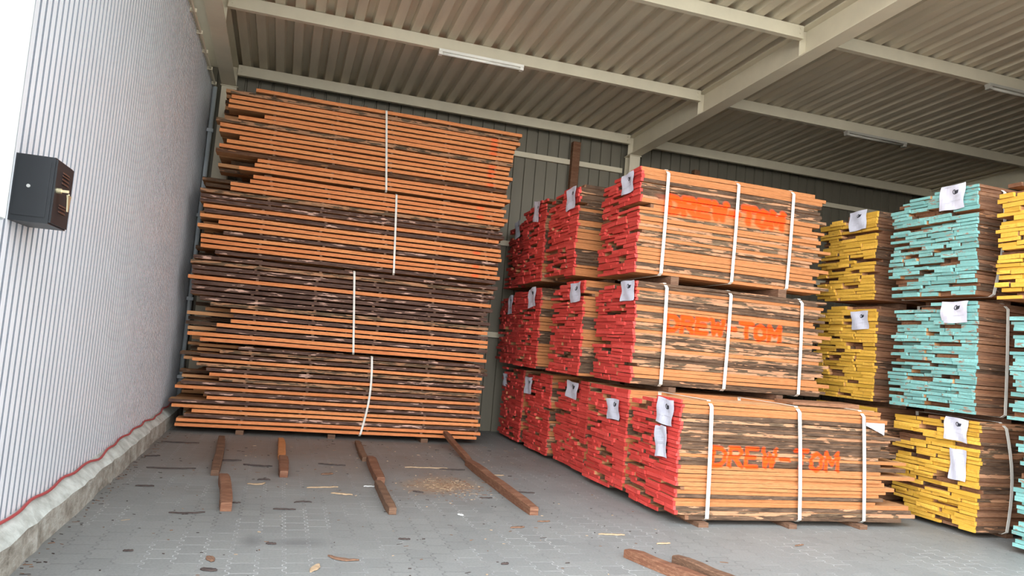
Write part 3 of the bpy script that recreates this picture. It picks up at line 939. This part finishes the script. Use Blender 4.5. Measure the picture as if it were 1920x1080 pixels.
# ---- the tall stickered stack on the left
PK = [
 ('RMRRRRRMRRRRRWRRR', [-.67, -1.0, -1.0, -1.02, -1.0, -.55, -.85, -1.15, -1.1, -1.1, -.8, -.97, -1.05, -1.12, -.55, -.6, -.8], (3.525, 4.69), 1.10, 1.21, 2.99),
 ('RRRRMVVRVRRRVRRRV', [-.6, -.62, -.85, -.86, -1.22, -1.2, -1.2, -1.17, -1.14, -1.2, -.95, -1.2, -.9, -1.17, -1.15, -1.16, -.95], (2.355, 3.50), 1.36, 1.43, 2.96),
 ('VMVVRVVVVMRVRRVRR', [-1.22, -1.23, -1.22, -1.22, -1.26, -1.22, -1.2, -1.22, -1.1, -.95, -.7, -.65, -.66, -.85, -.85, -1.17, -1.0], (1.185, 2.335), .88, .98, 2.88),
 ('VMVRMVRMVRVRVRRVRRR'[:18], [-.55, -.75, -1.0, -1.08, -1.03, -.9, -.85, -.72, -1.2, -1.24, -.88, -.86, -1.30, -1.28, -1.0, -1.12, -1.2, -1.22], (.062, 1.165), 1.24, 1.18, 2.87),
]
PN = ['top pack of the tall stack, orange boards with gaps', 'second pack from the top of the tall stack, orange above dark boards',
      'third pack from the top of the tall stack, mostly dark bark-edged boards', 'bottom pack of the tall stack, ragged orange and dark boards']
YS = 10.56
sp_mesh = None
for pi, (pat, lefts, (z0, z1), st, sb, xr) in enumerate(PK):
    rnd = random.Random(300 + pi)
    root = empty('board_pack', (0.8, YS, z0))
    n = len(pat)
    pitch = (z1 - z0) / n
    gap = 0.021
    # faint vertical spray dots near the right ends
    xm = (2.74, 2.62, 2.55, 2.5)[pi] - 0.8
    for li, ch in enumerate(pat):
        zt = z1 - li * pitch; zb = zt - (pitch - gap)
        xr_ = xr + rnd.uniform(-.03, .06) + (.05 if li < 3 else 0) + (.1 * (1 - li / n) if pi == 0 else 0)
        xl = lefts[li] + rnd.uniform(-.02, .02)
        w = rnd.uniform(.24, .36)
        y = YS + rnd.uniform(-.008, .02)
        xx = [xl, xl + .03] + [xl + .03 + (xr_ - xl - .03) * k / 13 for k in range(1, 14)]
        xx = [a - .8 for a in xx]
        spr = None
        if pi < 2 and ch == 'R' and rnd.random() < .6:
            zc = (zb + zt) / 2 - z0
            xx = sorted(xx + [xm + k * .02 for k in range(-5, 6)])
            spr = dict(x0=xx[0], x1=xx[-1] + 1, segs=[((xm - .03, zc), (xm + .03, zc))], w=-.032, soft=.075)
        ms = [M[EDGE[ch]], M['sawn'], None, M['sawn']]
        board(rnd, xl - .8, xr_ - .8, y - YS, y + w - YS, zb - z0, zt - z0, ms, root, front=True, wave=.004, sag=rnd.uniform(-.003, .004),
              spray=spr, xs=xx, pw=.03)
        yy = y + w + rnd.uniform(.01, .05)
        for bi in range(3):
            w2 = rnd.uniform(.24, .34)
            xl2 = min(max(-1.27, rnd.choice((-1.25, -1.2, -1.05, -.95, xl)) + rnd.uniform(-.03, .03)), -.6)
            if yy + w2 > YS + 1.25: break
            if pi == 0: xl2 = max(xl2, -1.08)
            ms2 = [M['bark' if rnd.random() < .5 else 'sawn'], M['sawn'], None, M['sawn']]
            board(rnd, xl2 - .8, xr_ - .8 + rnd.uniform(-.06, .06), yy - YS, yy + w2 - YS, zb - z0, zt - z0, ms2, root, pw=.03)
            yy += w2 + rnd.uniform(.01, .05)
    # stickers between the layers
    pos = [-1.2, -.42, .42, 1.22, 1.98]
    for li in range(n - 1):
        zt = z1 - (li + 1) * pitch
        for k, px in enumerate(pos):
            if px + .8 < max(lefts[li], lefts[li + 1]) + .03: continue
            jx = rnd.uniform(-.05, .05)
            if sp_mesh is None:
                m = MB(); m.box((0, 0, 0), (.035, 1.2, gap - .002))
                o = m.build('spacer', M['bearer'], root); sp_mesh = o
            else:
                o = sp_mesh.copy(); COL.objects.link(o); o.parent = root
            o.location = (px + jx, rnd.uniform(.002, .03), zt + .001 - z0)
    strap(st - .8, sb - .8, -.004, 1.26, 0.0, z1 - z0, root, w=.028, tcorner=.012, xmid=((st + sb) / 2 - .8 + (.05 if pi == 3 else 0)))
    tag(root, 'stickered ' + PN[pi], 'board pack', 'packs of the tall board stack')
# thin bearers between packs and on the floor under the stack
for (za, zb, nm) in ((0.0, .058, 'bottom pack'), (1.168, 1.180, 'third pack'), (2.338, 2.350, 'second pack'), (3.503, 3.520, 'top pack')):
    for dx, s in ((-.45, 'left'), (.75, 'middle'), (2.05, 'right')):
        m = MB(); m.box((dx, YS - .01 + .03, za), (dx + .1, YS + 1.25, zb))
        tag(m.build('bearer', M['bearer']), 'flat bearer under the %s part of the %s in the tall stack' % (s, nm), 'bearer', 'bearers in the tall stack')
# a few short offcuts on top of the tall stack (spacer ends peeping over)
for k, x in enumerate((-.33, .05, .78, 1.15)):
    m = MB(); m.box((x, YS + .10, 4.692), (x + .06, YS + 1.1, 4.735))
    tag(m.build('top_spacer', M['bearer']), '%s spacer stick lying across the top of the tall stack' % ('leftmost', 'second', 'third', 'rightmost')[k], 'stick', 'spacer sticks on top of the stack')

# ------------------------------------------------------------------ loose beams on the floor
def beam(p, q, w, h, label, mat='bearer', taper=0.85, rough=1, zlift=(0, 0)):
    rr = random.Random(int(abs(p[0] * 91 + p[1] * 17)))
    d = Vector((q[0] - p[0], q[1] - p[1], 0)); L = d.length; d.normalize(); s = Vector((-d.y, d.x, 0))
    n = 7; v = []; f = []
    for i in range(n + 1):
        t = i / n; c = Vector((p[0], p[1], 0)) + d * L * t + s * .006 * math.sin(t * 5 + p[0])
        ww = (w / 2) * (1 + rr.uniform(-.07, .07) * rough) * (taper if i in (0, n) else 1); hh = h * (1 + rr.uniform(-.08, .04) * rough) * (taper if i in (0, n) else 1)
        zl = zlift[0] + (zlift[1] - zlift[0]) * t
        ch = ww * .25
        for a, b in ((-ww, .001), (ww, .001), (ww, hh - ch * .6), (ww - ch, hh), (-ww + ch, hh), (-ww, hh - ch * .6)):
            pt = c + s * a
            v.append((pt.x, pt.y, b + zl))
    K = 6
    for i in range(n):
        for k in range(K):
            k2 = (k + 1) % K
            f.append((i * K + k, i * K + k2, (i + 1) * K + k2, (i + 1) * K + k)[::-1])
    f.append(tuple(range(K))); f.append(tuple(range(n * K, n * K + K))[::-1])
    o = link('wooden_beam', v, f, M[mat])
    return tag(o, label, 'beam', 'loose beams on the paving')
M['beambrown'] = wood('reddish_brown_beam', (0.15, 0.062, 0.034), (0.20, 0.088, 0.048), (0.32, 0.17, 0.10))
beam((-.58, 10.05), (-.47, 7.75), .085, .07, 'dark bark-covered beam sticking out from under the stack, leftmost')
beam((-.38, 7.52), (-.27, 6.33), .095, .085, 'short thick brown beam lying alone in front of the leftmost dark beam', 'beambrown')
beam((.13, 10.07), (.15, 8.75), .085, .07, 'pale yellowish beam end emerging below the stack', 'fresh')
beam((.15, 8.70), (.17, 7.76), .095, .08, 'short brown beam butted against the pale beam end', 'beambrown')
beam((1.11, 10.2), (1.08, 8.85), .075, .06, 'dark thin beam emerging below the white strap of the stack')
beam((1.13, 8.85), (1.10, 7.56), .095, .085, 'brown beam with pale top just behind the curved dark beam', 'beambrown')
beam((1.05, 7.45), (1.04, 6.30), .075, .075, 'dark curved beam lying before the middle of the stack')
beam((2.32, 8.85), (2.31, 6.36), .10, .09, 'long reddish brown beam pointing at the camera, right of centre', 'beambrown')
# leaning piece: from the floor up onto the stack face
o = beam((2.36, 10.44), (2.36, 8.92), .075, .06, 'thin beam leaning on the right end of the stack foot', 'beambrown', zlift=(.15, 0))
beam((2.62, 5.11), (2.93, 4.20), .085, .075, 'left of the two dark brown beams at the bottom picture edge', 'beambrown')
beam((2.93, 4.94), (3.14, 4.12), .085, .075, 'right of the two dark brown beams at the bottom picture edge')

# ------------------------------------------------------------------ bark strips and chips
def chip(cx, cy, L, w, ang, curve, mat, name, label, cat='bark', lift=.004, h=.008):
    rr = random.Random(int(cx * 1000 + cy * 77))
    n = 7; v = []; f = []
    ca, sa = math.cos(ang), math.sin(ang)
    for i in range(n + 1):
        t = i / n - .5
        ww = w / 2 * (1 - (2 * abs(t)) ** 2.5 * .75) * rr.uniform(.75, 1.15)
        u = t * L; q = curve * (t * t * 4 - .33)
        zz = .001 + lift * abs(math.sin(i * 1.3))
        for a, b in ((q - ww, zz), (q + ww, zz), (q + ww * .7, zz + h), (q - ww * .7, zz + h)):
            v.append((cx + u * ca - a * sa, cy + u * sa + a * ca, b))
    for i in range(n):
        for k in range(4):
            k2 = (k + 1) % 4
            f.append((i * 4 + k, i * 4 + k2, i * 4 + 4 + k2, i * 4 + 4 + k)[::-1])
    f.append((0, 1, 2, 3)); f.append((n * 4 + 3, n * 4 + 2, n * 4 + 1, n * 4))
    o = link(name, v, f, M[mat])
    if label: tag(o, label, cat, 'bark and wood scraps on the paving')
    return o
CH = [
 (-.55, 6.25, .26, .018, .1, .03, 'chipdark', 'bark_strip', 'long curved black bark strip left of the short brown beam'),
 (-.23, 6.62, .10, .016, -.1, .01, 'chipdark', 'bark_strip', 'small dark strip just left of the short brown beam foot'),
 (-1.0, 7.2, .15, .03, 0, .0, 'chipdark', 'bark_strip', 'dark flat strip near the curb, left on the paving'),
 (.32, 6.7, .15, .015, .15, -.03, 'chipdark', 'bark_strip', 'thin dark arched strip right of the short brown beam'),
 (.17, 6.42, .18, .018, -.05, .0, 'chipdark', 'bark_strip', 'straight dark strip below the thin arched one'),
 (-.07, 7.4, .17, .05, .35, .05, 'chippale', 'wood_splinter', 'pale twisted splinter right of the short brown beam'),
 (-.02, 7.62, .12, .05, .1, -.03, 'chipdark', 'bark_strip', 'dark curled bark piece touching the pale twisted splinter'),
 (.52, 7.32, .30, .035, .22, .0, 'chippale', 'wood_splinter', 'long pale splinter in front of the short butted beam'),
 (.68, 7.05, .20, .05, -.3, .0, 'chippale', 'wood_splinter', 'broad pale splinter lying below the long pale one'),
 (.98, 7.42, .13, .02, .05, .0, 'chipwhite', 'wood_splinter', 'whitish splinter left of the dark curved beam'),
 (-.28, 5.08, .05, .13, .3, .0, 'chipbrown', 'bark_piece', 'upright brown bark slab at the lower left of the paving'),
 (-.27, 4.86, .10, .05, -.3, .0, 'chipdark', 'bark_piece', 'dark crumpled bark piece below the brown slab'),
 (.08, 5.42, .07, .03, -.2, .0, 'chipdark', 'bark_piece', 'tiny dark chip above the row of pale joints'),
 (-.78, 5.25, .06, .02, .1, .0, 'chipdark', 'bark_piece', 'tiny dark chip nearest the curb at lower left'),
 (2.02, 5.92, .13, .04, .2, .0, 'chipbrown', 'bark_piece', 'brown flat chip left of the long reddish beam foot'),
 (2.33, 6.13, .12, .02, .1, .01, 'chipbrown', 'wood_splinter', 'short brown splinter just left of the long beam tip'),
 (2.78, 5.72, .23, .035, -.1, .0, 'chippale', 'wood_splinter', 'pink pale splinter on bare paving before the red bundles'),
 (3.12, 5.46, .13, .03, .1, .0, 'chippale', 'wood_splinter', 'tan splinter in front of the nearest red bundle'),
 (4.4, 5.42, .12, .02, .3, .0, 'chipbrown', 'wood_splinter', 'small brown splinter before the nearest bundle middle'),
 (2.52, 7.32, .26, .02, -.12, .0, 'chipdark', 'bark_strip', 'dark thin strip right of the long reddish beam'),
 (2.53, 8.22, .12, .03, -.05, .0, 'chippale', 'wood_splinter', 'pale chip between the long beam and the red bundles'),
 (2.05, 7.02, .13, .02, .0, .01, 'chipdark', 'bark_strip', 'thin grey dark strip right of the sawdust patch'),
 (1.42, 7.22, .11, .04, -.6, .0, 'chipdark', 'bark_piece', 'dark curled piece on the left of the sawdust patch'),
 (1.63, 6.32, .06, .04, -.8, .0, 'chipwhite', 'paper_bit', 'small white bit on the paving below sawdust patch'),
 (1.02, 5.55, .09, .02, -.1, .0, 'chipdark', 'bark_piece', 'small dark chip at bottom centre left of the paving'),
 (1.62, 4.95, .06, .03, .3, .0, 'chipdark', 'bark_piece', 'small dark flake at the bottom centre of the paving'),
 (.53, 5.07, .22, .05, -.5, .04, 'chipbrown', 'bark_piece', 'matted brown shreds beside the dark damp patch'),
 (.35, 4.88, .16, .05, 1.2, .0, 'chippale', 'wood_splinter', 'frayed pale splinter at the bottom, below the damp patch'),
 (-1.02, 9.7, .42, .035, .02, .02, 'chipdark', 'bark_strip', 'long dark strip on the floor under the stack left end'),
 (-1.17, 8.72, .15, .04, .4, .0, 'chipdark', 'bark_strip', 'dark chip close to the curb before the stack'),
 (-.90, 8.05, .45, .025, .06, .03, 'chipdark', 'bark_strip', 'long thin dark strip left of the leftmost floor beam'),
 (-.42, 8.6, .30, .06, .2, .0, 'chipdark', 'bark_strip', 'ragged bark piece lying across the leftmost dark beam'),
 (-.10, 8.35, .30, .05, -.2, .03, 'chipdark', 'bark_strip', 'dark bark piece right of the leftmost dark beam'),
 (.60, 8.0, .14, .09, .5, .0, 'chipbrown', 'bark_piece', 'brown lump of bark right of the short butted beam'),
 (.68, 8.55, .30, .04, -.2, .02, 'chipdark', 'bark_strip', 'thin dark strip behind the brown lump of bark'),
 (1.75, 8.55, .50, .03, .02, .0, 'chippale', 'wood_splinter', 'long pale lath lying behind the sawdust patch'),
 (2.05, 8.5, .30, .035, -.05, .02, 'chipdark', 'bark_strip', 'dark strip at the right end of the long pale lath'),
]
for (a, b, L, w, an, cu, mt, nm, lb) in CH:
    chip(a, b, L, w, an, cu, mt, nm, lb, 'bark' if 'bark' in nm else ('paper' if 'paper' in nm else 'wood scrap'))

def litter(name, label, cat, mats, n, gen, seed):
    rr = random.Random(seed); v = []; f = []; fm = []
    for i in range(n):
        x, y = gen(rr)
        L = rr.uniform(.006, .026) * (1 + (rr.random() < .2) * 1.5); w = rr.uniform(.003, .010); a = rr.uniform(-.6, .6)
        ca, sa = math.cos(a), math.sin(a); k = len(v); h = rr.uniform(.002, .006)
        for z in (.0008, h):
            for uu, ww in ((-L / 2, -w / 3), (L / 2, -w / 2), (L / 2 * .8, w / 2), (-L / 2 * .9, w / 2)):
                v.append((x + uu * ca - ww * sa, y + uu * sa + ww * ca, z))
        mi = rr.randrange(len(mats))
        for q in ((3, 2, 1, 0), (4, 5, 6, 7), (0, 1, 5, 4), (1, 2, 6, 5), (2, 3, 7, 6), (3, 0, 4, 7)):
            f.append(tuple(k + j for j in q)); fm.append(mi)
    o = link(name, v, f, [M[x] for x in mats], fm)
    o['kind'] = 'stuff'
    return tag(o, label, cat)
litter('wood_litter', 'fine bark crumbs and splinters strewn over the grey paving', 'litter', ['chipdark', 'chipdark', 'chipdark', 'chipbrown', 'chipbrown', 'chippale'], 420,
       lambda r: (r.uniform(-1.05, 3.4), 10.4 - 6.0 * r.random() ** 1.5), 8)
litter('sawdust', 'patch of orange brown sawdust and shavings between the loose beams', 'sawdust', ['chipbrown', 'chippale', 'chipbrown'], 420,
       lambda r: (1.78 + r.gauss(0, .20), 7.5 + r.gauss(0, .28)), 9)
litter('curb_litter', 'bark crumbs gathered along the foot of the curb', 'litter', ['chipdark', 'chipbrown'], 160,
       lambda r: (-1.28 + min(.15, abs(r.gauss(0, .05))), r.uniform(4, 12)), 10)
